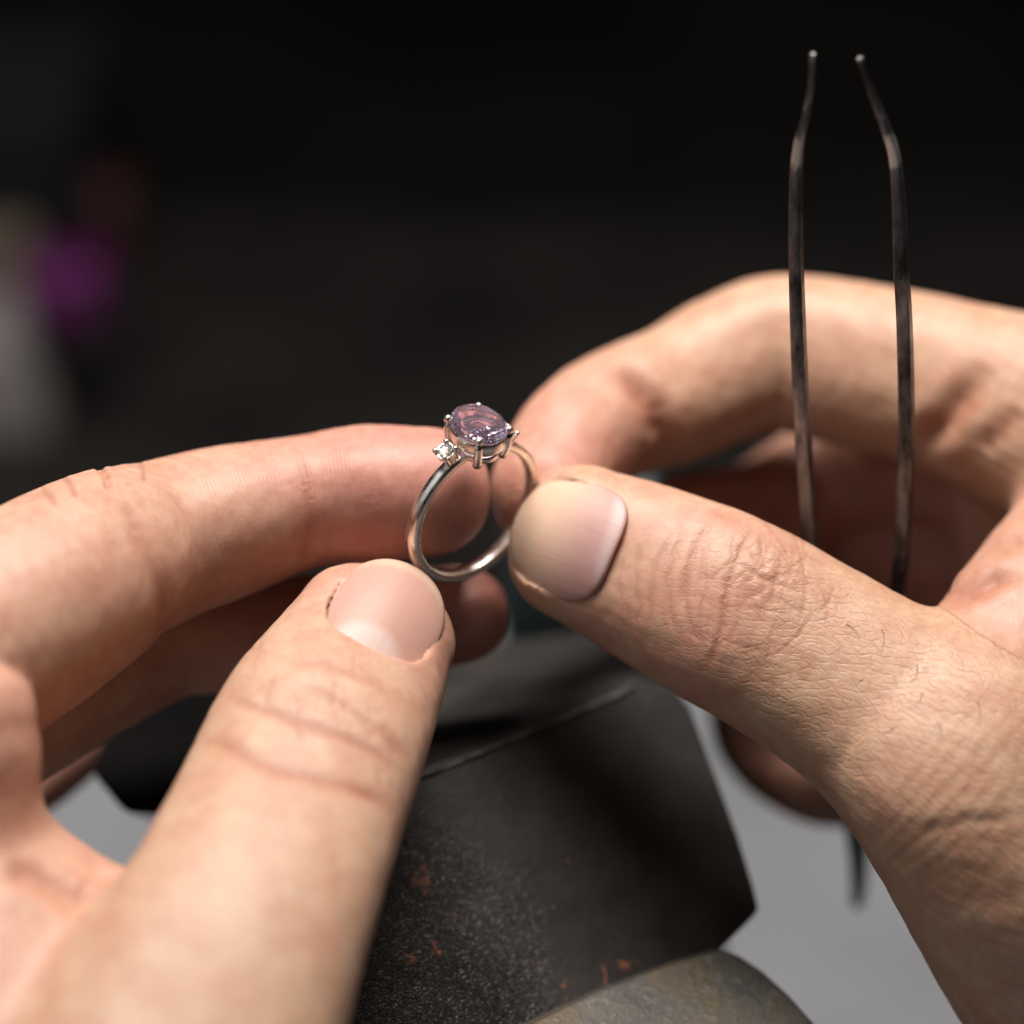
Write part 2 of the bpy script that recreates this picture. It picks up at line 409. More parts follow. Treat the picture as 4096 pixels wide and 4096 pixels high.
class Nail:
    """curved nail plate: origin on its middle, axis towards the fingertip, outward normal"""
    def __init__(self, o, axis, normal, hw, hl, R, Rl):
        self.o = o; self.A = unit(axis); n = np.asarray(normal, float); n = n - n.dot(self.A) * self.A
        self.Nn = unit(n); self.Lv = np.cross(self.A, self.Nn)
        self.hw, self.hl, self.R, self.Rl = hw, hl, R, Rl
    def local(self, p):
        q = p - self.o
        a = q @ self.Lv; v = q @ self.A; hgt = q @ self.Nn
        R = self.R
        ac = np.clip(a, -0.97 * R, 0.97 * R)
        surf = np.sqrt(R * R - ac * ac) - R - v * v / (2 * self.Rl)
        u = R * np.arcsin(ac / R) + (a - ac) * 3
        return u, v, hgt - surf
    def outline(self, u, v, grow=0.0):
        # rounded plate: distance-like value, < 0 inside
        hw, hl = self.hw + grow, self.hl + grow
        n = np.where(v > 0, 2.15, 2.7)
        k = (np.abs(u / hw) ** n + np.abs(v / hl) ** n) ** (1 / n)
        return (k - 1) * min(hw, hl)
    def mesh(self, parent, tintf, nu=40, nv=44, thick=0.45, lift=0.0):
        V = []; tint = []; uvw = []
        r = np.linspace(0, 1, nv // 2 + 1)[1:]
        ang = np.linspace(0, 2 * math.pi, 72, endpoint=False)
        def pos(u, v, dz):
            a = self.R * math.sin(u / self.R); hgt = self.R * math.cos(u / self.R) - self.R - v * v / (2 * self.Rl) + dz
            return self.o + self.Lv * a + self.A * v + self.Nn * hgt
        def bound(th):
            lo, hi = 0.0, 3 * max(self.hw, self.hl)
            for _ in range(26):
                mid = (lo + hi) / 2
                d = self.outline(np.array([mid * math.cos(th)]), np.array([mid * math.sin(th)]))[0]
                if d < 0: lo = mid
                else: hi = mid
            return lo
        bd = [bound(t) for t in ang]
        V.append(pos(0, 0, lift)); uvw.append((0, 0)); 
        rings = list(r) 
        for q in rings:
            for t, b in zip(ang, bd):
                u, v = q * b * math.cos(t), q * b * math.sin(t)
                drop = -0.10 * max(0, (q - 0.9) / 0.1) ** 2
                V.append(pos(u, v, lift + drop)); uvw.append((u, v))
        for t, b in zip(ang, bd):     # the plate's edge
            u, v = b * math.cos(t), b * math.sin(t)
            V.append(pos(u, v, lift - thick)); uvw.append((u, v))
        F = []; m = len(ang)
        for i in range(m): F.append((0, 1 + i, 1 + (i + 1) % m))
        for k in range(len(rings)):
            a = 1 + k * m
            for i in range(m): F.append((a + i, a + m + i, a + m + (i + 1) % m, a + (i + 1) % m))
        base = 1 + len(rings) * m
        V.append(pos(0, 0, lift - thick)); uvw.append((0, 0)); cidx = len(V) - 1
        for i in range(m): F.append((base + i, cidx, base + (i + 1) % m))
        o = mesh_from('nail', V, F, NAIL, parent)
        uvw = np.array(uvw)
        me = o.data
        at = me.attributes.new('tint', 'FLOAT_COLOR', 'POINT')
        tc = np.ones((len(V), 4), dtype=np.float32); tc[:, :3] = tintf(uvw[:, 0], uvw[:, 1], self)
        rim = np.clip(1 + self.outline(uvw[:, 0], uvw[:, 1]) / 0.45, 0, 1)[:, None] * 0.32      # thicker, browner rim
        tc[:, :3] = tc[:, :3] * (1 - rim) + rim * np.array([0.42, 0.22, 0.14])
        at.data.foreach_set('color', tc.ravel())
        at = me.attributes.new('fuv', 'FLOAT_VECTOR', 'POINT')
        at.data.foreach_set('vector', np.concatenate([uvw, np.zeros((len(V), 1))], 1).astype(np.float32).ravel())
        return o

def smin(a, b, k):
    h = np.clip(0.5 + 0.5 * (b - a) / k, 0, 1)
    return b * (1 - h) + a * h - k * h * (1 - h)

class Hand:
    def __init__(self, fingers, flesh, nails, blend=5.0):
        self.fingers, self.flesh, self.nails, self.blend = fingers, flesh, nails, blend
    def part(self, ch, p, use):
        if use is None: return ch.sdf(p)
        d = np.full(len(p), 40.0)
        m = use[ch]
        if m.any(): d[m] = ch.sdf(p[m])
        return d
    def sdf(self, p, use=None):
        fl = None
        for ch, k in self.flesh:
            d = self.part(ch, p, use)
            fl = d if fl is None else smin(fl, d, k)
        out = None
        for ch in self.fingers:
            d = self.part(ch, p, use)
            if fl is not None: d = smin(d, fl, self.blend)
            out = d if out is None else smin(out, d, 0.5)
        for nl in self.nails:
            u, v, h = nl.local(p)
            pocket = np.maximum(nl.outline(u, v, 0.0) + 0.45 - 0.95 * np.clip((v / nl.hl - 0.05) / 0.6, 0, 1) * np.clip((1.02 - np.abs(u) / nl.hw) / 0.3, 0, 1), -(h + 0.12))
            pocket = np.maximum(pocket, h - 6.0)
            out = np.maximum(out, -pocket)
        return out
    def build(self, lo, hi, h):
        lo = np.asarray(lo, float); hi = np.asarray(hi, float)
        B = 8
        nb = np.ceil((hi - lo) / (h * B)).astype(int)
        n = nb * B
        vol = np.full(tuple(n + 1), 9.0, dtype=np.float32)
        bi = np.stack(np.meshgrid(*[np.arange(k) for k in nb], indexing='ij'), -1).reshape(-1, 3)
        ctr = lo + (bi + 0.5) * B * h
        c32 = ctr.astype(np.float32)
        d = self.sdf(c32)
        chs = self.fingers + [c for c, _ in self.flesh]
        dm = np.stack([c.sdf(c32) for c in chs], 1)
        near = dm < dm.min(1)[:, None] + B * h * 1.6 + 4.0
        act = np.abs(d) < B * h * 1.25
        for b_, dd in zip(bi[~act], d[~act]):
            if dd < 0:
                x, y, z = b_ * B
                vol[x:x + B + 1, y:y + B + 1, z:z + B + 1] = -9.0
        g = np.stack(np.meshgrid(*[np.arange(B + 1)] * 3, indexing='ij'), -1).reshape(-1, 3)
        ab = bi[act]; nab = near[act]
        for a in range(0, len(ab), 400):
            bb = ab[a:a + 400]
            idx = (bb[:, None, :] * B + g[None]).reshape(-1, 3)
            use = {c: np.repeat(nab[a:a + 400, j], len(g)) for j, c in enumerate(chs)}
            val = self.sdf((lo + idx * h).astype(np.float32), use).astype(np.float32)
            vol[idx[:, 0], idx[:, 1], idx[:, 2]] = val
        for ax in range(3):
            sl = [slice(None)] * 3
            for e in (0, -1):
                sl[ax] = e; vol[tuple(sl)] = np.maximum(vol[tuple(sl)], 0.3)
        return surface_nets(vol, lo, h)

def surface_nets(vol, lo, h):
    s = vol < 0
    n = np.array(vol.shape) - 1
    cnt = np.zeros(tuple(n), dtype=np.int8)
    for dx in (0, 1):
        for dy in (0, 1):
            for dz in (0, 1):
                cnt += s[dx:dx + n[0], dy:dy + n[1], dz:dz + n[2]]
    ci = np.argwhere((cnt > 0) & (cnt < 8))
    vid = np.full(tuple(n), -1, dtype=np.int32)
    vid[ci[:, 0], ci[:, 1], ci[:, 2]] = np.arange(len(ci))
    corners = [(a, b, c) for a in (0, 1) for b in (0, 1) for c in (0, 1)]
    cv = {c: vol[ci[:, 0] + c[0], ci[:, 1] + c[1], ci[:, 2] + c[2]].astype(np.float64) for c in corners}
    acc = np.zeros((len(ci), 3)); num = np.zeros(len(ci))
    for c in corners:
        for ax in range(3):
            if c[ax] == 1: continue
            e = list(c); e[ax] = 1; e = tuple(e)
            a, b = cv[c], cv[e]
            m = (a < 0) != (b < 0)
            t = np.where(m, a / np.where(m, a - b, 1), 0)
            pos = np.repeat(np.array(c, float)[None], len(ci), 0); pos[:, ax] = t
            acc += pos * m[:, None]; num += m
    V = lo + (ci + acc / num[:, None]) * h
    F = []
    for ax in range(3):
        o1, o2 = [(1, 2), (2, 0), (0, 1)][ax]
        sl0 = [slice(1, -1)] * 3; sl1 = [slice(1, -1)] * 3
        sl0[ax] = slice(0, -1); sl1[ax] = slice(1, None)
        a = s[tuple(sl0)]; b = s[tuple(sl1)]
        e = np.argwhere(a != b)
        inside = a[e[:, 0], e[:, 1], e[:, 2]]
        base = e.copy()
        for k in range(3):
            if k != ax: base[:, k] += 1
        def cell(d1, d2):
            q = base.copy(); q[:, o1] -= d1; q[:, o2] -= d2
            return vid[q[:, 0], q[:, 1], q[:, 2]]
        quad = np.stack([cell(1, 1), cell(0, 1), cell(0, 0), cell(1, 0)], 1)
        quad[~inside] = quad[~inside][:, ::-1]
        F.append(quad)
    F = np.concatenate(F)
    return V, F

def vert_normals(V, F):
    a, b, c, d = V[F[:, 0]], V[F[:, 1]], V[F[:, 2]], V[F[:, 3]]
    fn = np.cross(c - a, d - b)
    vn = np.zeros_like(V)
    for k in range(4):
        for j in range(3):
            vn[:, j] += np.bincount(F[:, k], weights=fn[:, j], minlength=len(V))
    return vn / np.maximum(np.linalg.norm(vn, axis=1), 1e-12)[:, None]

def smooth(V, F, it, lam=0.5):
    n = len(V)
    E = np.concatenate([F[:, [0, 1]], F[:, [1, 2]], F[:, [2, 3]], F[:, [3, 0]]])
    deg = np.bincount(E[:, 0], minlength=n) + np.bincount(E[:, 1], minlength=n)
    for _ in range(it):
        A = np.zeros_like(V)
        for j in range(3):
            A[:, j] = np.bincount(E[:, 0], weights=V[E[:, 1], j], minlength=n) + np.bincount(E[:, 1], weights=V[E[:, 0], j], minlength=n)
        V = V + lam * (A / deg[:, None] - V)
    return V

def lumps(p, f, seed):
    rng = np.random.RandomState(seed)
    out = np.zeros(len(p))
    for _ in range(7):
        k = rng.normal(size=3); k /= np.linalg.norm(k); k *= f * rng.uniform(0.6, 1.5)
        out += np.sin(p @ k + rng.uniform(0, 6.28))
    return out / 7

def poly_dist(P, line):
    """distance of 2-D points to a polyline, and the fraction along it"""
    best = np.full(len(P), 1e9); frac = np.zeros(len(P))
    L_ = np.asarray(line, float); m = len(L_) - 1
    for i in range(m):
        a, b = L_[i], L_[i + 1]; ab = b - a
        t = np.clip(((P - a) @ ab) / ab.dot(ab), 0, 1)
        d = np.linalg.norm(P - a - t[:, None] * ab, axis=1)
        u = d < best; best[u] = d[u]; frac[u] = ((i + t) / m)[u]
    return best, frac

def pixel_of(V):
    k = S * DIST / (DIST - V[:, 2])
    return np.stack([2048 + V[:, 0] * k, 2048 - V[:, 1] * k], 1)

def finish_hand(hand, V, F, creases, tintf, label, parent_loc, detailf, seed):
    V = smooth(V, F, 3, 0.5)
    chains = hand.fingers + [c for c, _ in hand.flesh]
    P32 = V.astype(np.float32)
    D = np.stack([c.sdf(P32) for c in chains], 1)
    own = np.argmin(D, 1)
    nrm = vert_normals(V, F)
    ss = np.zeros(len(V)); th = np.zeros(len(V)); ar = np.zeros(len(V))
    for i, c in enumerate(chains):
        m = own == i
        if m.any():
            ss[m], th[m], ar[m] = c.coords(P32[m])
    names = np.array([c.name for c in chains])[own]
    pp = pixel_of(V)
    view = np.array([0, 0, DIST]) - V; view /= np.linalg.norm(view, axis=1)[:, None]
    facing = (nrm * view).sum(1)
    disp = 0.10 * lumps(V, 1.1, seed) + 0.05 * lumps(V, 2.6, seed + 1)
    red = np.zeros(len(V)); cdist = np.full(len(V), 4.0); cdep = np.zeros(len(V))
    for who, line, depth, width, rd in creases:
        m = np.isin(names, who if isinstance(who, tuple) else (who,)) & (facing > -0.15)
        q = pp[m]
        d, fr = poly_dist(q, line)
        k = (DIST - V[m, 2]) / DIST / S
        dm = d * k
        fade = np.clip(np.minimum(fr, 1 - fr) * (6 if depth < 0.9 else 3), 0, 1)
        if depth < 0.5 and width < 0.8:       # fine line: kept as a distance so that it stays crisp
            x = dm / width; fd = np.clip(depth / 0.3, 0.1, 1) * fade
            u = (x < cdist[m]) & (x < 2.0)
            i_ = np.nonzero(m)[0][u]
            cdist[i_] = x[u]; cdep[i_] = fd[u]
            depth = depth * 0.28; rd = rd * 0.35
        g = np.exp(-(dm / width) ** 2)
        side = np.exp(-((dm - 1.9 * width) / (1.0 * width)) ** 2)
        disp[m] += fade * (-depth * g + 0.22 * depth * side)
        red[m] = np.maximum(red[m], rd * fade * np.exp(-(dm / (1.3 * width)) ** 2))
    V = V + nrm * disp[:, None]
    o = bpy.data.objects.new('hand', bpy.data.meshes.new('hand')); col.objects.link(o)
    me = o.data
    loc = to_world(parent_loc)
    W = to_world(V) - loc
    me.vertices.add(len(W)); me.vertices.foreach_set('co', W.astype(np.float32).ravel())
    me.loops.add(len(F) * 4); me.loops.foreach_set('vertex_index', F.astype(np.int32).ravel())
    me.polygons.add(len(F))
    me.polygons.foreach_set('loop_start', np.arange(0, len(F) * 4, 4, dtype=np.int32))
    me.update(calc_edges=True)
    me.polygons.foreach_set('use_smooth', np.ones(len(F), dtype=bool))
    me.materials.append(SKIN)
    o.location = Vector(loc)
    tc = np.ones((len(V), 4), dtype=np.float32)
    base = tintf(names, ss, th, pp, V)
    base = base * (1 - red[:, None]) + red[:, None] * (base * np.array([0.72, 0.42, 0.34]))
    tc[:, :3] = base * (1 + 0.18 * lumps(V, 0.9, seed + 3)[:, None] * np.array([0.4, 1.0, 1.1]) + 0.12 * lumps(V, 2.2, seed + 4)[:, None] * np.array([0.5, 1.0, 1.0]))
    me.attributes.new('tint', 'FLOAT_COLOR', 'POINT').data.foreach_set('color', tc.ravel())
    uv = np.stack([ss, ar, own * 37.0], 1).astype(np.float32)
    me.attributes.new('fuv', 'FLOAT_VECTOR', 'POINT').data.foreach_set('vector', uv.ravel())
    cr = np.ones((len(V), 4), dtype=np.float32); cr[:, 0] = np.clip(cdist / 4.0, 0, 1); cr[:, 1] = cdep
    me.attributes.new('crease', 'FLOAT_COLOR', 'POINT').data.foreach_set('color', cr.ravel())
    dt = np.ones((len(V), 4), dtype=np.float32); dt[:, :3] = detailf(names, ss, th, pp)
    me.attributes.new('detail', 'FLOAT_COLOR', 'POINT').data.foreach_set('color', dt.ravel())
    tag(o, label, 'hand')
    return o

BASE = np.array([0.545, 0.338, 0.234])
PINK = np.array([0.545, 0.250, 0.198])

# ---------------- hand coming in from the left
dT = (0.25, 0.55, 0.80)
l_thumb = Chain('thumb', [
    (1490, 2545, 0, 335, 225, 250, dT),
    (1400, 2715, 5, 385, 262, 280, (0.16, 0.45, 0.87)),
    (1285, 2930, 12, 436, 300, 300, (0.05, 0.38, 0.92)),
    (1155, 3245, 20, 462, 320, 340, (0.0, 0.30, 0.95)),
    (1000, 3620, 30, 505, 350, 380, (0.0, 0.3, 0.95)),
    (780, 4100, 38, 600, 420, 450, (0.0, 0.3, 0.95)),
    (520, 4700, 46, 680, 480, 520, (0.0, 0.3, 0.95)),
    (250, 5400, 52, 760, 520, 560, (0.0, 0.3, 0.95))], cap=290)
dI = (-0.1, 0.62, -0.78)
l_index = Chain('index', [
    (1670, 1965, -9.5, 262, 230, 250, dI),
    (1450, 1975, -10, 277, 245, 268, dI),
    (1220, 2005, -9.5, 262, 245, 255, dI),
    (900, 2085, -7.5, 300, 280, 300, dI),
    (620, 2170, -4, 325, 300, 325, dI),
    (400, 2250, 2, 385, 340, 385, (-0.1, 0.7, -0.7)),
    (120, 2420, 10, 425, 380, 425, (-0.3, 0.7, -0.6)),
    (-250, 2660, 18, 440, 400, 440, (-0.3, 0.7, -0.6)),
    (-700, 2950, 24, 460, 420, 460, (-0.3, 0.7, -0.6))], cap=290)
l_middle = Chain('middle', [
    (1800, 2462, -19, 190, 190, 200, dI),
    (1450, 2500, -19, 220, 210, 225, dI),
    (1100, 2535, -19, 226, 215, 230, dI),
    (700, 2535, -18, 245, 235, 250, dI),
    (380, 2670, -13, 268, 255, 270, (-0.3, 0.7, -0.6)),
    (0, 2880, -4, 290, 280, 290, (-0.3, 0.7, -0.6)),
    (-600, 3150, 8, 330, 320, 330, (-0.3, 0.7, -0.6))], cap=235)
l_ring = Chain('ring', [
    (300, 2900, -48, 200, 190, 200, dI),
    (80, 3050, -40, 225, 210, 225, dI),
    (-220, 3220, -26, 260, 240, 260, (-0.3, 0.7, -0.6)),
    (-600, 3300, -10, 300, 280, 300, (-0.3, 0.7, -0.6))], cap=220)
l_fold = Chain('fold', [
    (-140, 2890, 26, 285, 290, 290, (0, 0.5, 0.8)),
    (-142, 2990, 26, 300, 300, 300, (0, 0.5, 0.8)),
    (-148, 3100, 25.5, 305, 303, 303, (0, 0.5, 0.8)),
    (-156, 3230, 25, 300, 300, 300, (0, 0.5, 0.8))], cap=260)
l_web = Chain('palm', [
    (560, 3960, 26, 400, 340, 360, (0.3, 0.5, 0.8)),
    (180, 3760, 24, 395, 330, 350, (0.3, 0.5, 0.8)),
    (-250, 3480, 22, 410, 330, 350, (0.3, 0.5, 0.8)),
    (-700, 3250, 20, 480, 400, 400, (0.3, 0.5, 0.8))], cap=300)
l_palm = Chain('palm', [
    (-500, 3700, 26, 600, 520, 520, (0.3, 0.5, 0.8)),
    (0, 4600, 36, 800, 600, 600, (0.3, 0.5, 0.8)),
    (200, 5400, 44, 800, 600, 600, (0.3, 0.5, 0.8))], cap=500)
l_nail = Nail(px(1557, 2422, 5.9), (0.36, 0.66, -0.64), (0.26, 0.60, 0.76), 7.3, 7.4, 10.2, 34.0)
left = Hand([l_thumb, l_index, l_middle, l_ring, l_fold], [(l_web, 4), (l_palm, 8)], [l_nail], blend=4.0)

def tint_left(names, s, th, pp, V):
    n = len(names)
    c = np.repeat(BASE[None], n, 0)
    w = np.zeros(n)
    m = (names == 'index') | (names == 'middle') | (names == 'ring')
    w[m] = 0.28 + 0.72 * np.exp(-(s[m] / 19.0) ** 2)
    m = names == 'thumb'
    w[m] = 0.45 * np.exp(-((s[m] + 3) / 12.0) ** 2) + 0.15 * (np.abs(th[m]) > 1.2)
    m = np.isin(names, ('palm', 'fold')); w[m] = 0.35
    w = np.clip(w + 0.15 * lumps(V, 0.35, 5), 0, 1)[:, None]
    return c * (1 - w) + PINK * w
def det_left(names, s, th, pp):
    n = len(names); d = np.zeros((n, 3))
    t = names == 'thumb'; i = names == 'index'
    d[t, 0] = 0.6 * np.clip((s[t] - 4) / 8, 0, 1) * np.clip(1.6 - np.abs(th[t]), 0, 1)
    d[i, 1] = np.clip((60 - s[i]) / 20, 0, 1)
    d[t, 1] = 0.7 * np.clip((np.abs(th[t]) - 1.0) * 2, 0, 1) * np.clip((20 - s[t]) / 8, 0, 1)
    d[:, 2] = 0.5
    return d
cr_left = [
    ('thumb', [(800, 2965), (900, 2985), (1000, 3030), (1120, 3075), (1300, 3120), (1480, 3190), (1600, 3270)], 0.40, 0.75, 0.5),
    ('thumb', [(900, 2790), (1010, 2825), (1130, 2860), (1240, 2900), (1400, 2960), (1500, 3010), (1600, 3110)], 0.45, 0.6, 0.65),
    ('thumb', [(1180, 2730), (1300, 2760), (1420, 2840), (1540, 2940), (1640, 3060)], 0.25, 0.6, 0.45),
    ('thumb', [(1090, 2700), (1060, 2790), (1090, 2870)], 0.15, 0.5, 0.4),
    ('thumb', [(1210, 2800), (1190, 2900), (1220, 2960)], 0.18, 0.5, 0.5),
    ('thumb', [(1350, 2720), (1330, 2830), (1370, 2920)], 0.15, 0.45, 0.35),
    ('thumb', [(1120, 2650), (1300, 2650), (1480, 2720), (1620, 2830)], 0.14, 0.5, 0.3),
    ('index', [(1185, 1800), (1215, 1880), (1230, 1980), (1240, 2080), (1230, 2180), (1190, 2290)], 0.2, 0.6, 0.35),
    ('index', [(490, 2010), (560, 2130), (610, 2260), (640, 2380), (650, 2500), (620, 2600)], 0.35, 0.9, 0.35),
    ('index', [(380, 1850), (425, 1905), (440, 1960)], 0.5, 0.35, 0.3),
    ('index', [(160, 1950), (200, 1985), (230, 2020)], 0.35, 0.35, 0.25),
    ('index', [(250, 1905), (285, 1940), (310, 1990)], 0.35, 0.3, 0.25),
    ('index', [(550, 1835), (575, 1880), (585, 1930)], 0.25, 0.3, 0.2),
    ('index', [(760, 2330), (950, 2270), (1100, 2210)], 0.05, 0.3, 0.2),
    ('palm', [(20, 3470), (150, 3520), (290, 3600), (380, 3600)], 0.8, 1.2, 0.5),
]
rng_ = random.Random(9)
for k_ in range(26):
    x_ = rng_.uniform(1000, 1550); y_ = 2800 + (x_ - 1250) * 0.25 + rng_.gauss(0, 70); a_ = rng_.choice((25, 30, 100, 85)) + rng_.uniform(-15, 15)
    l_ = rng_.uniform(40, 110); cx_, cy_ = math.cos(math.radians(a_)) * l_, math.sin(math.radians(a_)) * l_
    cr_left.append(('thumb', [(x_ - cx_, y_ - cy_), (x_, y_ + rng_.uniform(-14, 14)), (x_ + cx_, y_ + cy_)], rng_.uniform(0.06, 0.12), 0.3, 0.3))
for k_ in range(14):
    x_ = rng_.uniform(1150, 1500); y_ = rng_.uniform(1780, 2150); l_ = rng_.uniform(40, 120)
    cr_left.append(('index', [(x_ - l_, y_ + 0.25 * l_), (x_, y_), (x_ + l_, y_ - 0.15 * l_)], 0.03, 0.24, 0.1))
V, F = left.build(px(-620, 4450, 0) + [0, 0, -62], px(2120, 1500, 0) + [0, 0, 60], 0.37)
HL = finish_hand(left, V, F, cr_left, tint_left, 'hand reaching in from the left, its thumb and forefinger pinching the ring band', px(700, 3400, 10), det_left, 11)

def nail_tint_left(u, v, nl):
    pink = np.array([0.52, 0.30, 0.245]); lun = np.array([0.60, 0.44, 0.40]); edge = np.array([0.60, 0.41, 0.31])
    c = np.repeat(pink[None], len(u), 0)
    d = np.sqrt((u / 5.0) ** 2 + ((v + 7.4) / 4.6) ** 2)
    w = np.clip((1.05 - d) / 0.30, 0, 1)[:, None]; c = c * (1 - w) + lun * w
    e = np.clip((v - 5.6 + 0.05 * u * u) / 0.9, 0, 1)[:, None]; c = c * (1 - e) + edge * e
    return c
l_nail.mesh(HL, nail_tint_left)

# ---------------- hand coming in from the right
r_thumb = Chain('thumb', [
    (2335, 2180, -7.5, 318, 231, 250, (-0.30, 0.25, 0.88)),
    (2570, 2280, -6, 352, 284, 285, (-0.20, 0.28, 0.90)),
    (2890, 2435, -3, 392, 305, 310, (-0.10, 0.30, 0.92)),
    (3205, 2610, -2, 397, 310, 335, (0.0, 0.32, 0.92)),
    (3550, 2835, 0, 432, 345, 370, (0.05, 0.33, 0.92)),
    (3900, 3130, 3, 545, 420, 430, (0.1, 0.35, 0.92)),
    (4300, 3560, -4, 700, 520, 520, (0.1, 0.35, 0.92)),
    (4800, 4150, -22, 840, 600, 600, (0.1, 0.35, 0.92)),
    (5200, 4700, -36, 880, 620, 620, (0.1, 0.35, 0.92))], cap=290)
r_index = Chain('index', [
    (2190, 1955, -17, 238, 220, 235, (-0.8, 0.25, -0.5)),
    (2290, 1790, -23, 268, 235, 262, (-0.75, 0.4, -0.5)),
    (2430, 1655, -29, 272, 228, 275, (-0.6, 0.75, -0.3)),
    (2700, 1560, -34, 282, 258, 290, (-0.35, 0.9, -0.3)),
    (2900, 1465, -36, 300, 280, 305, (-0.3, 0.9, -0.2)),
    (3110, 1395, -37, 318, 288, 330, (0.0, 1, -0.2)),
    (3400, 1440, -35, 330, 312, 345, (0.12, 1, -0.1)),
    (3800, 1540, -30, 345, 340, 350, (0.2, 1, -0.1)),
    (4300, 1730, -24, 430, 420, 430, (0.3, 1, -0.1)),
    (4800, 1950, -20, 480, 450, 480, (0.3, 1, -0.1))], cap=230)
r_middle = Chain('middle', [
    (2760, 2090, -44, 215, 200, 215, (-0.3, 0.9, -0.3)),
    (3000, 2080, -52, 235, 220, 235, (-0.3, 0.9, -0.3)),
    (3250, 1950, -58, 245, 235, 245, (-0.2, 0.9, -0.3)),
    (3550, 1850, -56, 265, 250, 270, (0.1, 1, -0.2)),
    (3950, 1850, -46, 290, 280, 290, (0.2, 1, -0.1)),
    (4500, 2050, -38, 380, 360, 380, (0.2, 1, -0.1))], cap=200)
r_ring = Chain('ring', [
    (3150, 2600, -48, 215, 205, 215, (-0.9, 0.1, -0.3)),
    (3080, 2420, -56, 235, 220, 235, (-0.9, 0.3, -0.3)),
    (3250, 2250, -64, 250, 240, 250, (-0.5, 0.8, -0.3)),
    (3650, 2200, -60, 270, 260, 270, (0.1, 1, -0.2)),
    (4300, 2350, -48, 330, 320, 330, (0.2, 1, -0.1))], cap=200)
r_little = Chain('little', [
    (3540, 3010, -46, 200, 190, 200, (-0.5, -0.7, 0.1)),
    (3300, 3060, -54, 250, 235, 245, (-0.7, -0.5, -0.1)),
    (3080, 2880, -62, 255, 240, 250, (-0.95, 0.0, -0.2)),
    (3200, 2600, -68, 260, 250, 260, (-0.7, 0.6, -0.3)),
    (3650, 2550, -62, 280, 270, 280, (0.1, 1, -0.2)),
    (4300, 2700, -48, 340, 330, 340, (0.2, 1, -0.1))], cap=190)
r_thenar = Chain('palm', [
    (3900, 2830, 0, 330, 280, 300, (-0.3, 0.3, 0.85)),
    (4130, 2480, -7, 330, 280, 300, (-0.3, 0.3, 0.85)),
    (4330, 2230, -13, 330, 280, 300, (-0.3, 0.3, 0.85)),
    (4650, 1950, -18, 420, 330, 350, (-0.3, 0.3, 0.85))], cap=280)
r_palm = Chain('palm', [
    (4250, 1750, -34, 420, 330, 330, (-0.5, 0.2, 0.8)),
    (4330, 2150, -38, 520, 330, 330, (-0.5, 0.2, 0.8)),
    (4500, 2800, -34, 620, 400, 400, (-0.5, 0.2, 0.8)),
    (4800, 3600, -20, 700, 500, 500, (-0.5, 0.2, 0.8))], cap=300)
r_nail = Nail(px(2238, 2132, -1.0), (-0.775, 0.295, -0.555), (-0.42, 0.22, 0.88), 7.7, 7.1, 10.6, 30.0)
right = Hand([r_thumb, r_index, r_middle, r_ring, r_little], [(r_thenar, 4), (r_palm, 8)], [r_nail], blend=4.0)
def tint_right(names, s, th, pp, V):
    n = len(names)
    c = np.repeat(BASE[None], n, 0) * np.array([1.02, 1.0, 0.97])
    w = np.zeros(n)
    m = (names == 'index'); w[m] = 0.10 + 0.6 * np.exp(-(s[m] / 16.0) ** 2)
    m = np.isin(names, ('middle', 'ring', 'little')); w[m] = 0.6
    m = names == 'thumb'
    w[m] = 0.30 * np.exp(-((s[m] - 6) / 10.0) ** 2) + 0.28 * np.exp(-((s[m] - 19) / 6.0) ** 2)
    m = names == 'palm'; w[m] = 0.45
    w = np.clip(w + 0.15 * lumps(V, 0.35, 6), 0, 1)[:, None]
    return c * (1 - w) + PINK * w
def det_right(names, s, th, pp):
    n = len(names); d = np.zeros((n, 3))
    t = names == 'thumb'; i = names == 'index'
    d[t, 0] = np.clip((s[t] - 8) / 18, 0, 1) * np.clip(2.1 - np.abs(th[t]), 0, 1) * np.clip((84 - s[t]) / 26, 0, 1)
    d[names == 'palm', 0] = 0.25
    d[i, 1] = np.clip((30 - s[i]) / 20, 0, 1)
    d[:, 2] = 0.5
    return d
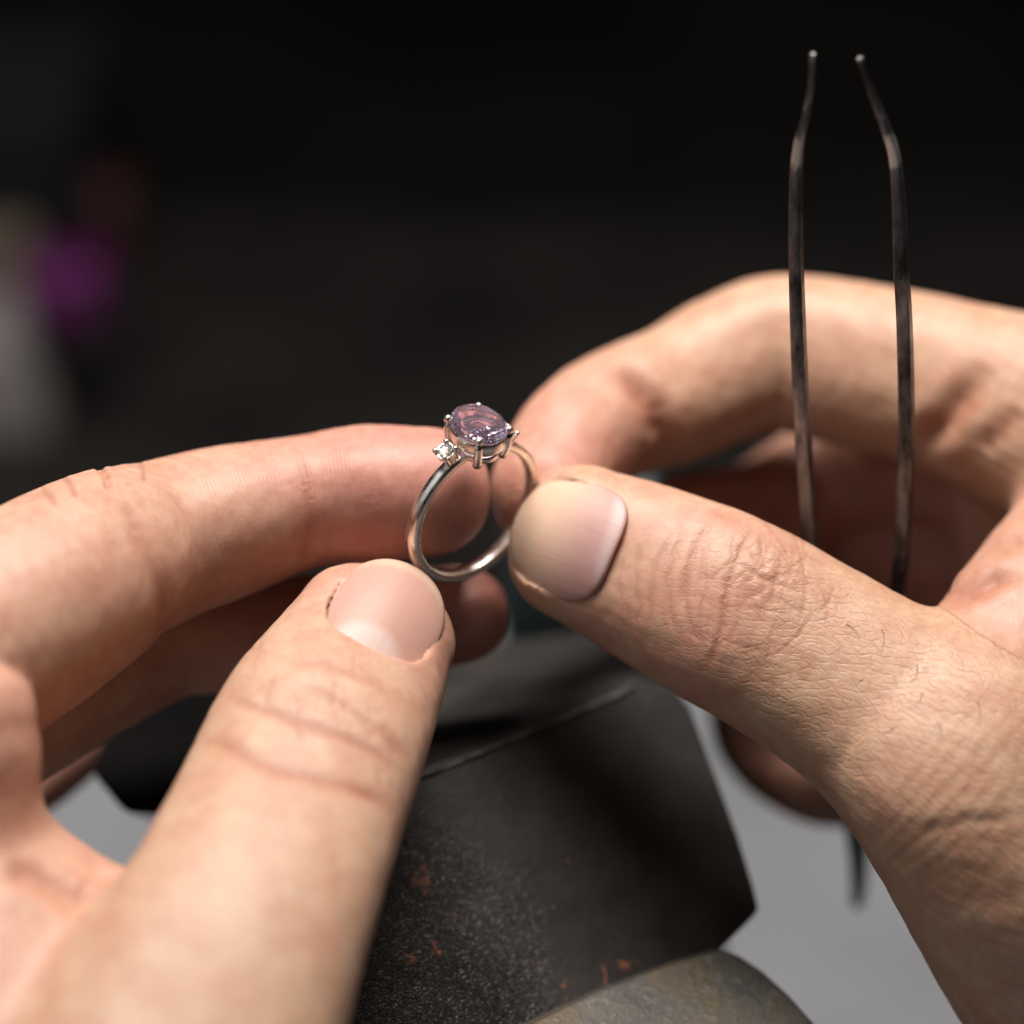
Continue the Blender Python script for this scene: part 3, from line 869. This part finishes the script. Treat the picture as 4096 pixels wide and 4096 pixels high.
cr_right = [
    ('thumb', [(3020, 2110), (2960, 2200), (2925, 2290), (2900, 2400), (2890, 2500), (2860, 2600), (2835, 2690)], 0.28, 0.45, 0.55),
    ('thumb', [(2880, 2060), (2800, 2150), (2750, 2270), (2740, 2400), (2770, 2530), (2830, 2600)], 0.20, 0.4, 0.4),
    ('thumb', [(2760, 2100), (2700, 2200), (2670, 2320), (2680, 2450), (2720, 2560)], 0.16, 0.38, 0.3),
    ('thumb', [(2690, 2130), (2620, 2260), (2600, 2400), (2610, 2520)], 0.12, 0.35, 0.25),
    ('thumb', [(2560, 2170), (2545, 2300), (2550, 2440)], 0.10, 0.35, 0.2),
    ('thumb', [(2970, 2170), (3030, 2240), (3060, 2290)], 0.16, 0.3, 0.5),
    ('thumb', [(3040, 2140), (3050, 2230), (3070, 2290)], 0.16, 0.3, 0.5),
    ('thumb', [(3000, 2330), (3020, 2420), (3050, 2490)], 0.16, 0.3, 0.5),
    ('thumb', [(3130, 2240), (3100, 2340), (3080, 2440)], 0.15, 0.35, 0.45),
    ('thumb', [(2960, 2420), (3060, 2440), (3170, 2460)], 0.12, 0.3, 0.4),
    ('thumb', [(2930, 2240), (3030, 2300), (3130, 2330)], 0.14, 0.3, 0.45),
    ('thumb', [(3230, 2290), (3220, 2400), (3200, 2500)], 0.12, 0.35, 0.3),
    ('thumb', [(2860, 2550), (2960, 2580), (3080, 2620)], 0.12, 0.3, 0.3),
    ('thumb', [(3420, 3330), (3620, 3350), (3850, 3360), (4100, 3350)], 0.22, 1.8, 0.2),
    ('thumb', [(3500, 3430), (3700, 3470), (3900, 3490), (4100, 3490)], 0.32, 1.9, 0.25),
    ('thumb', [(3600, 3530), (3800, 3590), (4000, 3610), (4100, 3610)], 0.26, 2.0, 0.25),
    ('thumb', [(3660, 3330), (3850, 3290), (4100, 3270)], 0.15, 0.8, 0.15),
    ('index', [(2470, 1470), (2550, 1540), (2620, 1640), (2650, 1760), (2640, 1880)], 1.3, 1.3, 0.5),
    (('index', 'palm'), [(3950, 1450), (3870, 1560), (3780, 1690), (3680, 1770), (3600, 1800)], 1.3, 1.7, 0.5),
    (('palm', 'index'), [(4096, 1640), (4000, 1740), (3930, 1800)], 0.35, 1.5, 0.35),
    ('palm', [(3760, 2400), (3860, 2380), (3980, 2320), (4096, 2290)], 0.9, 1.0, 0.5),
    ('palm', [(3950, 2230), (4096, 2150)], 0.3, 0.9, 0.2),
]
rng_ = random.Random(4)
for k_ in range(46):
    x_ = rng_.gauss(3060, 120); y_ = rng_.gauss(2330, 115); a_ = rng_.choice((70, 110, 20, 95, 150)) + rng_.uniform(-18, 18)
    l_ = rng_.uniform(50, 130); cx_, cy_ = math.cos(math.radians(a_)) * l_, math.sin(math.radians(a_)) * l_
    cr_right.append(('thumb', [(x_ - cx_, y_ - cy_), (x_ + rng_.uniform(-14, 14), y_ + rng_.uniform(-14, 14)), (x_ + cx_, y_ + cy_)], rng_.uniform(0.07, 0.14), 0.26, 0.3))
for k_ in range(16):
    x_ = rng_.gauss(2700, 110); y_ = rng_.uniform(2120, 2560); l_ = rng_.uniform(60, 130)
    cr_right.append(('thumb', [(x_ + 25, y_ - l_), (x_, y_), (x_ + 12, y_ + l_)], rng_.uniform(0.05, 0.1), 0.24, 0.25))
V, F = right.build(px(1850, 4450, 0) + [0, 0, -85], px(4560, 900, 0) + [0, 0, 25], 0.37)
HR = finish_hand(right, V, F, cr_right, tint_right, 'hand reaching in from the right, thumb knuckle forward, tweezers tucked behind its thumb', px(3600, 2600, -20), det_right, 23)
def nail_tint_right(u, v, nl):
    pink = np.array([0.50, 0.29, 0.265]); lun = np.array([0.56, 0.40, 0.39]); edge = np.array([0.68, 0.47, 0.34])
    c = np.repeat(pink[None], len(u), 0)
    w = np.clip((v + 3.5) / 6.0, 0, 1)[:, None]; c = c * (1 - w) + edge * w
    d = (v + 7.1) / 2.0
    w = np.clip((1.0 - d + 0.02 * u * np.abs(u)) / 0.5, 0, 1)[:, None]; c = c * (1 - w) + lun * w
    return c
r_nail.mesh(HR, nail_tint_right)

# a few fine hairs on the back of the thumb
rng_ = random.Random(3); HV, HF = [], []
for (hx, hy, ang, ln) in ((3360, 2490, 10, 2.4), (3500, 2510, 55, 2.0), (3630, 2640, 80, 2.6), (3640, 2750, 95, 2.2), (3530, 2880, 130, 2.3), (3690, 2860, 50, 1.8), (3780, 2600, 30, 2.2), (3420, 2700, 140, 1.7), (3850, 2780, 60, 2.2)):
    P_ = []
    for t in np.linspace(0, 1, 6):
        a_ = math.radians(ang + 40 * t)
        q_ = px(hx, hy, 0) + np.array([math.cos(a_), -math.sin(a_), 0]) * ln * t
        lo_, hi_ = -6.0, 22.0
        for _ in range(22):      # rest the strand on the skin
            mid_ = (lo_ + hi_) / 2
            if r_thumb.sdf(np.array([[q_[0], q_[1], mid_]], dtype=np.float32))[0] < 0: lo_ = mid_
            else: hi_ = mid_
        P_.append(np.array([q_[0], q_[1], hi_ + 0.04 + 0.35 * t]))
    P_ = np.array(P_); T_ = np.gradient(P_, axis=0)
    i0 = len(HV)
    for i_ in range(6):
        a1 = unit(np.cross(T_[i_], (0.1, 0.2, 1.0))); b1 = unit(np.cross(T_[i_], a1)); r_ = 0.035 * (1 - 0.7 * i_ / 5)
        for k_ in range(4): HV.append(P_[i_] + r_ * (math.cos(k_ * math.pi / 2) * a1 + math.sin(k_ * math.pi / 2) * b1))
    for i_ in range(5):
        for k_ in range(4): HF.append((i0 + i_ * 4 + k_, i0 + i_ * 4 + (k_ + 1) % 4, i0 + i_ * 4 + 4 + (k_ + 1) % 4, i0 + i_ * 4 + 4 + k_))
tag(mesh_from('hair', HV, HF, plain('dark_hair', (0.06, 0.035, 0.02), 0.5, 0.2), HR), kind='stuff')

# ------------------------------------------------------------------ the ring
RN = unit((0.63, -0.485, 0.607))
RU = np.array([0.059, 0.809, 0.586]); RU = unit(RU - RU.dot(RN) * RN)
RW = np.cross(RU, RN)
RC = px(1893, 2040, -4.5)
def rp(w, u, n): return RC + RW * w + RU * u + RN * n
ring_o = empty('ring', rp(0, -9.3, 0))
tag(ring_o, 'silver ring with an oval pale purple stone held between both hands', 'ring')

def band_mesh():
    V, F = [], []
    n = 120
    prof_n = 16
    for i in range(n):
        a = 2 * math.pi * i / n
        top = max(0.0, math.cos(a))            # 1 beneath the stone
        hw = 0.88 - 0.08 * top                 # half width along the finger
        tk = 1.15 + 0.25 * (1 - top)
        R0 = 8.15
        for k in range(prof_n):
            t = 2 * math.pi * k / prof_n
            c_, s_ = math.cos(t), math.sin(t)
            e = 0.55
            x = math.copysign(abs(c_) ** e, c_) * hw
            y = math.copysign(abs(s_) ** e, s_) * tk / 2
            if y > 0: y *= 1 - 0.25 * (x / hw) ** 2
            R = R0 + tk / 2 + y
            V.append(rp(R * math.sin(a), R * math.cos(a), x))
    for i in range(n):
        for k in range(prof_n):
            F.append((i * prof_n + k, i * prof_n + (k + 1) % prof_n, ((i + 1) % n) * prof_n + (k + 1) % prof_n, ((i + 1) % n) * prof_n + k))
    return V, F
V, F = band_mesh()
band = mesh_from('band', V, F, SILVER, ring_o)

def tube(points, radii, seg=12, cap=True, flat=None):
    """swept round bar; rounded ends"""
    P = np.asarray(points, float); V, F = [], []
    T = np.gradient(P, axis=0); T /= np.linalg.norm(T, axis=1)[:, None]
    ref = np.array([0.3, 0.2, 0.93])
    for i in range(len(P)):
        a = unit(np.cross(T[i], ref)); b = np.cross(T[i], a)
        for k in range(seg):
            t = 2 * math.pi * k / seg
            V.append(P[i] + radii[i] * (math.cos(t) * a + math.sin(t) * b))
    for i in range(len(P) - 1):
        for k in range(seg):
            F.append((i * seg + k, i * seg + (k + 1) % seg, (i + 1) * seg + (k + 1) % seg, (i + 1) * seg + k))
    F.append(tuple(range(seg))[::-1]); m = (len(P) - 1) * seg
    F.append(tuple(range(m, m + seg)))
    return V, F

def dome_bar(p0, p1, r0, r1, ball, bend=None):
    """claw: a tapering bar from p0 up to p1 ending in a rounded head"""
    pts, rad = [], []
    p0 = np.asarray(p0, float); p1 = np.asarray(p1, float)
    d = unit(p1 - p0)
    for t in np.linspace(0, 1, 7):
        q = p0 + (p1 - p0) * t
        if bend is not None: q = q + bend * math.sin(math.pi * t)
        pts.append(q); rad.append(r0 + (r1 - r0) * t)
    for t in np.linspace(0.15, 1, 8):
        ang = t * math.pi * 0.97
        pts.append(p1 + d * ball * (1 - math.cos(ang)) * 0.95); rad.append(max(ball * math.sin(ang), r1 * (1 - t)) if t < 0.9 else ball * math.sin(ang))
    return tube(pts, rad, 14)

def ellipse_rail(aw, an, u, rt, rh, n=64, seg=10):
    V, F = [], []
    for i in range(n):
        a = 2 * math.pi * i / n
        rad = np.array([aw * math.cos(a), an * math.sin(a)]); nr = unit(np.array([math.cos(a) / aw, math.sin(a) / an]))
        for k in range(seg):
            t = 2 * math.pi * k / seg
            o_ = math.copysign(abs(math.cos(t)) ** 0.6, math.cos(t)) * rt; h_ = math.copysign(abs(math.sin(t)) ** 0.6, math.sin(t)) * rh
            V.append(rp(rad[0] + nr[0] * o_, u + h_, rad[1] + nr[1] * o_))
    for i in range(n):
        for k in range(seg):
            F.append((i * seg + k, i * seg + (k + 1) % seg, ((i + 1) % n) * seg + (k + 1) % seg, ((i + 1) % n) * seg + k))
    return V, F

GA, GN = 3.08, 3.90          # stone half axes across / along the finger
U0 = 11.95                   # girdle height above the ring's centre
setting = mesh_from('setting', *ellipse_rail(GA * 0.88, GN * 0.88, U0 - 1.25, 0.28, 0.80), SILVER, ring_o)
low = mesh_from('gallery_rail', *ellipse_rail(GA * 0.66, GN * 0.66, U0 - 3.15, 0.34, 0.46), SILVER, setting)
for sw in (-1, 1):
    for sn in (-1, 1):
        a = np.array([sw * GA * 0.72, sn * GN * 0.72])
        top = rp(a[0] * 0.97, U0 - 0.4, a[1] * 0.97); bot = rp(a[0] * 0.80, U0 - 3.6, a[1] * 0.80)
        out = RW * a[0] * 0.07 + RN * a[1] * 0.07
        V, F = dome_bar(bot, top, 0.58, 0.50, 0.53, out)
        mesh_from('claw', V, F, SILVER, setting)

def oval_gem(center_w, u0, ga, gn, crown, pav, table, name, mat, parent, m=16, ax=(None, None, None)):
    """faceted oval stone: table, crown, girdle, pavilion"""
    def pt(r, u, ang): return rp(center_w + r * ga * math.cos(ang), u0 + u, r * gn * math.sin(ang))
    V, F = [], []
    A = [2 * math.pi * k / m for k in range(m)]; Hf = [a + math.pi / m for a in A]
    rows = []
    def row(r, u, angs):
        i0 = len(V); V.extend(pt(r, u, a) for a in angs); rows.append(list(range(i0, i0 + m)))
    row(table, crown, A)
    row((table + 1) / 2 + 0.04, crown * 0.60, Hf)
    row(1.0, 0.06, A)
    row(1.0, -0.10, A)
    row(0.62, -pav * 0.50, Hf)
    row(0.28, -pav * 0.85, A)
    F.append(tuple(rows[0]))
    for (p, q, shift) in ((0, 1, 0), (1, 2, 1), (2, 3, None), (3, 4, 0), (4, 5, 1)):
        a, b = rows[p], rows[q]
        for k in range(m):
            if shift is None: F.append((a[k], b[k], b[(k + 1) % m], a[(k + 1) % m]))
            elif shift == 0: F += [(a[k], b[k], a[(k + 1) % m]), (b[k], b[(k + 1) % m], a[(k + 1) % m])]
            else: F += [(a[k], b[(k + 1) % m], a[(k + 1) % m]), (a[k], b[k], b[(k + 1) % m])]
    F.append(tuple(rows[-1][::-1]))
    o = mesh_from(name, V, F, mat, parent, smooth=False)
    bm = bmesh.new(); bm.from_mesh(o.data); bmesh.ops.recalc_face_normals(bm, faces=list(bm.faces)); bm.to_mesh(o.data); bm.free()
    return o
oval_gem(0, U0, GA, GN, 1.15, 2.4, 0.70, 'oval_gemstone', AMETHYST, ring_o, 16)

for sgn in (-1, 1):
    # small side setting on the shoulder, tilted outward with the band
    a = sgn * math.radians(24.5)
    cw, cu = 10.35 * math.sin(a), 10.35 * math.cos(a)
    uu = RW * math.sin(a) + RU * math.cos(a); tt = RW * math.cos(a) - RU * math.sin(a)
    base = RC + uu * (9.2 if sgn < 0 else 8.35); topc = RC + uu * 11.25
    V, F = [], []
    n_ = 4
    rows_ = [(0.0, 0.62), (0.55, 0.72), (1.1, 0.95), (1.75, 1.12), (2.0, 1.15)]
    seg = 28
    for hgt, rr in rows_:
        for k in range(seg):
            t = 2 * math.pi * k / seg
            e = 0.75
            x = math.copysign(abs(math.cos(t)) ** e, math.cos(t)) * rr; y = math.copysign(abs(math.sin(t)) ** e, math.sin(t)) * rr
            V.append(base + uu * hgt + tt * x + RN * y)
    for i in range(len(rows_) - 1):
        for k in range(seg):
            F.append((i * seg + k, i * seg + (k + 1) % seg, (i + 1) * seg + (k + 1) % seg, (i + 1) * seg + k))
    i0 = len(V)
    for k in range(seg):
        t = 2 * math.pi * k / seg
        V.append(base + uu * 1.95 + (tt * math.cos(t) + RN * math.sin(t)) * 0.82)
    for k in range(seg):
        F.append(((len(rows_) - 1) * seg + k, (len(rows_) - 1) * seg + (k + 1) % seg, i0 + (k + 1) % seg, i0 + k))
    F.append(tuple(range(i0, i0 + seg)))
    F.append(tuple(range(seg))[::-1])
    ss_ = mesh_from('side_setting', V, F, SILVER, ring_o, auto=50)
    for k in range(4):
        t = math.pi / 4 + k * math.pi / 2
        dv = tt * math.cos(t) + RN * math.sin(t)
        V, F = dome_bar(base + uu * 0.5 + dv * 0.85, base + uu * 1.85 + dv * 1.12, 0.28, 0.30, 0.36)
        mesh_from('claw', V, F, SILVER, ss_)
    # little round stone
    V, F = [], []
    m = 8
    def rw(r, h, off):
        i0 = len(V)
        for k in range(m):
            t = 2 * math.pi * (k + off) / m
            V.append(base + uu * (2.12 + h) + (tt * math.cos(t) + RN * math.sin(t)) * r)
        return list(range(i0, i0 + m))
    R_ = [rw(0.50, 0.32, 0), rw(0.74, 0.2, 0.5), rw(0.92, 0, 0), rw(0.45, -0.4, 0.5), rw(0.1, -0.72, 0)]
    F = [tuple(R_[0])]
    for p in range(4):
        a_, b_ = R_[p], R_[p + 1]
        for k in range(m):
            if p % 2 == 0: F += [(a_[k], b_[k], a_[(k + 1) % m]), (b_[k], b_[(k + 1) % m], a_[(k + 1) % m])]
            else: F += [(a_[k], b_[(k + 1) % m], a_[(k + 1) % m]), (a_[k], b_[k], b_[(k + 1) % m])]
    F.append(tuple(R_[-1][::-1]))
    so = mesh_from('side_stone', V, F, DIAMOND, ss_, smooth=False)
    bm = bmesh.new(); bm.from_mesh(so.data); bmesh.ops.recalc_face_normals(bm, faces=list(bm.faces)); bm.to_mesh(so.data); bm.free()

# ------------------------------------------------------------------ tweezers
tw = empty('tweezers', px(3430, 3600, -40))
tag(tw, 'dark steel tweezers with bent tips standing upright behind the thumb', 'tweezers')
def strip(name, rows, mat, parent):
    """tapering springy bar, seen on edge: rows of (px, py, z, half thickness mm, half depth mm)"""
    P = []
    for r in rows:
        c = px(*r[:3]); P.append([*c, r[3], r[4]])
    C = catmull(P, 10); V, F, WN = [], [], []
    c = C[:, :3]; T = np.gradient(c, axis=0); T /= np.linalg.norm(T, axis=1)[:, None]
    row_px = pixel_of(c)[:, 1]
    seg = 20
    for i in range(len(C)):
        ref = np.array([1.0, 0, 0.42])
        x = unit(ref - np.dot(ref, T[i]) * T[i]); y = np.cross(T[i], x)
        for k in range(seg):
            t = 2 * math.pi * (k + 0.5) / seg; e = 0.30
            a = math.copysign(abs(math.cos(t)) ** e, math.cos(t)) * C[i, 3]; b = math.copysign(abs(math.sin(t)) ** e, math.sin(t)) * C[i, 4]
            V.append(c[i] + x * a + y * b)
            WN.append(max(math.exp(-((row_px[i] - 600) / 75.0) ** 2), 0.45 * math.exp(-((row_px[i] - 225) / 25.0) ** 2), 0.35 * math.exp(-((row_px[i] - 420) / 130.0) ** 2)))  # paler bends and tips paint in lamp glints along with bare wear
    for i in range(len(C) - 1):
        for k in range(seg):
            F.append((i * seg + k, i * seg + (k + 1) % seg, (i + 1) * seg + (k + 1) % seg, (i + 1) * seg + k))
    F.append(tuple(range(seg))[::-1]); m = (len(C) - 1) * seg; F.append(tuple(range(m, m + seg)))
    o = mesh_from(name, V, F, mat, parent, auto=40)
    bm = bmesh.new(); bm.from_mesh(o.data); bmesh.ops.recalc_face_normals(bm, faces=list(bm.faces)); bm.to_mesh(o.data); bm.free()
    o.data.attributes.new('worn_glint', 'FLOAT', 'POINT').data.foreach_set('value', np.array(WN, dtype=np.float32))
    return o
def tweezer_material():
    m, nt, b = new_mat('blackened_steel')
    tc = N(nt, 'ShaderNodeTexCoord'); wa = N(nt, 'ShaderNodeAttribute', attribute_name='worn_glint')
    mp = N(nt, 'ShaderNodeMapping'); mp.inputs['Scale'].default_value = (1.0, 0.35, 0.35); L(nt, tc.outputs['Object'], mp.inputs[0])
    n1 = N(nt, 'ShaderNodeTexNoise', i_Scale=420.0, i_Detail=6.0, i_Roughness=0.65); L(nt, mp.outputs[0], n1.inputs['Vector'])
    n2 = N(nt, 'ShaderNodeTexNoise', i_Scale=1500.0, i_Detail=4.0, i_Roughness=0.7); L(nt, mp.outputs[0], n2.inputs['Vector'])
    c = ramp(nt, n1.outputs['Fac'], [(0.38, (0.040, 0.041, 0.043)), (0.52, (0.155, 0.160, 0.168)), (0.68, (0.31, 0.315, 0.325))]).outputs[0]
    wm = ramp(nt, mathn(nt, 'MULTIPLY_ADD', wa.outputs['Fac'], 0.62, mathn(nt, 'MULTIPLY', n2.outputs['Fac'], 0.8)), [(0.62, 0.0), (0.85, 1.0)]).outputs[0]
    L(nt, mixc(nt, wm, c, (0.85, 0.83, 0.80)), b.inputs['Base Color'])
    b.inputs['Metallic'].default_value = 0.9
    L(nt, ramp(nt, n2.outputs['Fac'], [(0.3, 0.30), (0.7, 0.5)]).outputs[0], b.inputs['Roughness'])
    bump = N(nt, 'ShaderNodeBump', i_Strength=0.35, i_Distance=0.00006); L(nt, n2.outputs['Fac'], bump.inputs['Height']); L(nt, bump.outputs[0], b.inputs['Normal'])
    return m
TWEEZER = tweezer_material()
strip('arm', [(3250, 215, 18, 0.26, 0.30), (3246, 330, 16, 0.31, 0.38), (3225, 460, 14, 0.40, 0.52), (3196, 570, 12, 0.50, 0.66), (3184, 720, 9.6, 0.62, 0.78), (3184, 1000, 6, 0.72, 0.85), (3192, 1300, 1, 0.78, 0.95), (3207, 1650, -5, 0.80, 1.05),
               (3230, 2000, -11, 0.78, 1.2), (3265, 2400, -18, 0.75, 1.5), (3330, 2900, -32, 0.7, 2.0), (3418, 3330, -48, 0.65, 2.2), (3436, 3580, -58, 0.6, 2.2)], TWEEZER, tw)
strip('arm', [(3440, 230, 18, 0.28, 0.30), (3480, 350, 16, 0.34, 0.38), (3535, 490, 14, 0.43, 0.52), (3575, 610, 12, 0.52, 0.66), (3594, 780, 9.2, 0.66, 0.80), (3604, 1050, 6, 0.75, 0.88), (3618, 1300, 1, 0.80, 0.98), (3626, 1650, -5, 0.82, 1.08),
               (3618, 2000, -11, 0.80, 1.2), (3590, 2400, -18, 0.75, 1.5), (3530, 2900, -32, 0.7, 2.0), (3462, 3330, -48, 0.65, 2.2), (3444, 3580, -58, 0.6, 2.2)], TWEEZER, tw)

# ------------------------------------------------------------------ vise under the hands
CRACKLE = crackle_material()
vz = empty('bench_vise', from_world_mm((0, 30, 0)))
tag(vz, 'black enamelled bench vise with rust flecks below the two hands', 'vise')
def prism(name, top, depth, mat, parent, bevel=0.0, down=None):
    """solid under an outline of camera-frame points, carried down towards the bench"""
    top = [np.asarray(p, float) for p in top]; n = len(top)
    dn = -RY_W if down is None else down
    V = top + [p + dn * depth for p in top]
    F = [tuple(range(n))] + [(i, i + n, (i + 1) % n + n, (i + 1) % n) for i in range(n)] + [tuple(range(2 * n - 1, n - 1, -1))]
    o = mesh_from(name, V, F, mat, parent, smooth=True)
    bm = bmesh.new(); bm.from_mesh(o.data)
    bmesh.ops.recalc_face_normals(bm, faces=list(bm.faces))
    if bevel: bmesh.ops.bevel(bm, geom=list(bm.edges), offset=bevel * 0.001, segments=4, affect='EDGES', profile=0.6, clamp_overlap=True)
    bm.to_mesh(o.data); bm.free()
    o.data.polygons.foreach_set('use_smooth', np.ones(len(o.data.polygons), dtype=bool))
    o.data.set_sharp_from_angle(angle=math.radians(38))
    return o
RY_W = ROT.T @ np.array([0, 0, 1.0])       # world up in the camera frame
BK = ROT.T @ np.array([0, 1.0, 0])         # world 'away' direction in the camera frame
# front cheek of the vise: flat enamelled face sloping away from the camera
A3 = np.array([[*px(1400, 4096, 4)[:2], 1], [*px(1720, 3090, -12)[:2], 1], [*px(2900, 3700, -17)[:2], 1]])
PL = np.linalg.solve(A3, np.array([4.0, -12.0, -17.0]))
def onplane(x, y, dz=0.0):
    z = -10.0
    for _ in range(12):
        q = px(x, y, z); z = PL[0] * q[0] + PL[1] * q[1] + PL[2]
    return px(x, y, z + dz)
INTO = unit((0.0, -0.12, -1.0))
face = [onplane(*q) for q in ((1150, 4600), (1050, 3700), (1000, 3290), (1350, 3150), (1720, 3090), (2150, 2915), (2550, 2745), (2690, 2745), (2760, 2830), (2850, 3070), (2950, 3340), (3012, 3540), (3036, 3640), (3010, 3672), (2880, 3800), (2350, 4010), (2350, 4500))]
prism('front_cheek', face, 55, CRACKLE, vz, 0.8, down=INTO)
ridge = [onplane(x_, y_, 0.05) for x_, y_ in ((1360, 3152), (1540, 3125), (1720, 3094), (1930, 3010), (2150, 2919), (2350, 2834), (2540, 2753))]
ridge = catmull(ridge, 6)
V, F = tube(ridge, [0.30 + 0.10 * math.sin(i * 1.7) * math.sin(i * 0.6) for i in range(len(ridge))], 8)
mesh_from('edge_highlight', V, F, metal_material('highlight_steel', (0.16, 0.15, 0.14), 0.5, (0.04, 0.036, 0.033), 1.0, 300.0), vz)  # pale tube painted as the highlight on the rubbed ridge
rear = [onplane(1350, 3158, -0.5), onplane(1720, 3098, -0.5), onplane(2150, 2923, -0.5), onplane(2550, 2753, -0.5), onplane(2690, 2750, -0.5), px(2560, 2500, -66), px(2000, 2560, -62), px(1500, 2700, -55)]
prism('rear_cheek', rear, 50, CRACKLE, vz, 1.0)
side = [px(1340, 3280, -27), px(500, 3255, -27), px(365, 3090, -29), px(420, 2900, -40), px(700, 2700, -52), px(1340, 2700, -50)]
prism('side_block', side, 45, plain('hand_shade_black', (0.004, 0.0036, 0.0036), 0.9, 0.3, 60.0, 0.03), vz, 1.5, down=INTO)  # near-black colour paints in the left hand's shadow on this block
jaw = [px(2885, 3795, -13.5), px(2960, 3825, -12.6), px(3050, 3885, -11.5), px(3160, 3985, -9), px(3420, 4280, -2), px(3500, 4700, 6), px(1700, 4700, 10), px(2050, 4130, 1), px(2420, 3955, -4.5), px(2700, 3850, -9)]
A3 = np.array([[*px(2885, 3795, -13)[:2], 1], [*px(2050, 4130, 2)[:2], 1], [*px(3500, 4500, 3)[:2], 1]]); PL = np.linalg.solve(A3, np.array([-13.0, 2.0, 3.0]))
jaw = [onplane(*pixel_of(q[None])[0]) for q in jaw]
prism('jaw_plate', jaw, 40, STEEL, vz, 0.6, down=unit((-0.12, -0.1, -1.0)))
slab('pedestal', -45, 30, 20, 90, 0.2, 60, CRACKLE, 4.0, parent=None).parent = None
po = bpy.data.objects['pedestal']
po.parent = vz; po.location = -vz.location

# ------------------------------------------------------------------ things far behind, out of focus
def upright(name, x0, x1, ytop, ybot, z, depth, mat, label, cat, lean=0):
    """box seen between photo rows ytop..ybot, z mm from the ring's plane, as a real solid"""
    c = px((x0 + x1) / 2, (ytop + ybot) / 2, z); k = (DIST - z) / DIST / S
    w = (x1 - x0) * k; h = (ybot - ytop) * k / math.cos(PITCH)
    q = ROT @ c + np.array([0, 0, H0])
    o = slab(name, q[0] - w / 2, q[0] + w / 2, q[1] - depth / 2, q[1] + depth / 2, q[2] - h / 2, q[2] + h / 2, mat, min(w, h, depth) * 0.12)
    tag(o, label, cat)
    return o
upright('display_box', -800, 400, 260, 830, -390, 60, plain('dark_grey_card', (0.009, 0.009, 0.0115), 0.8, 0.3, 20.0, 0.1), 'dark grey box blurred in the background, topmost of the pile at far left', 'box')
upright('carton', -700, 190, 800, 1120, -385, 50, plain('tan_card', (0.085, 0.062, 0.042), 0.8, 0.2, 20.0), 'tan carton blurred in the background at far left, beside the magenta packet', 'carton')
upright('storage_box', -800, 300, 1130, 2250, -390, 70, plain('pale_card', (0.17, 0.15, 0.15), 0.8, 0.3, 20.0), 'pale grey box blurred in the background at far left, lowest of the pile', 'box')
upright('packet', 110, 420, 1050, 1250, -340, 16, plain('magenta_film', (0.085, 0.004, 0.072), 0.4, 0.2), 'blurred magenta packet at the edge of the pile on the far left', 'packet')
upright('pouch', 370, 520, 740, 1000, -345, 14, plain('dark_red_film', (0.03, 0.002, 0.004), 0.5, 0.2), 'small dark red pouch blurred above the magenta packet', 'pouch')
upright('tool_box', 2020, 2620, 1880, 2700, -80, 25, plain('teal_grey', (0.045, 0.068, 0.074), 0.6, 0.15, 20.0), 'teal grey box glimpsed through the gaps between the fingers', 'box')
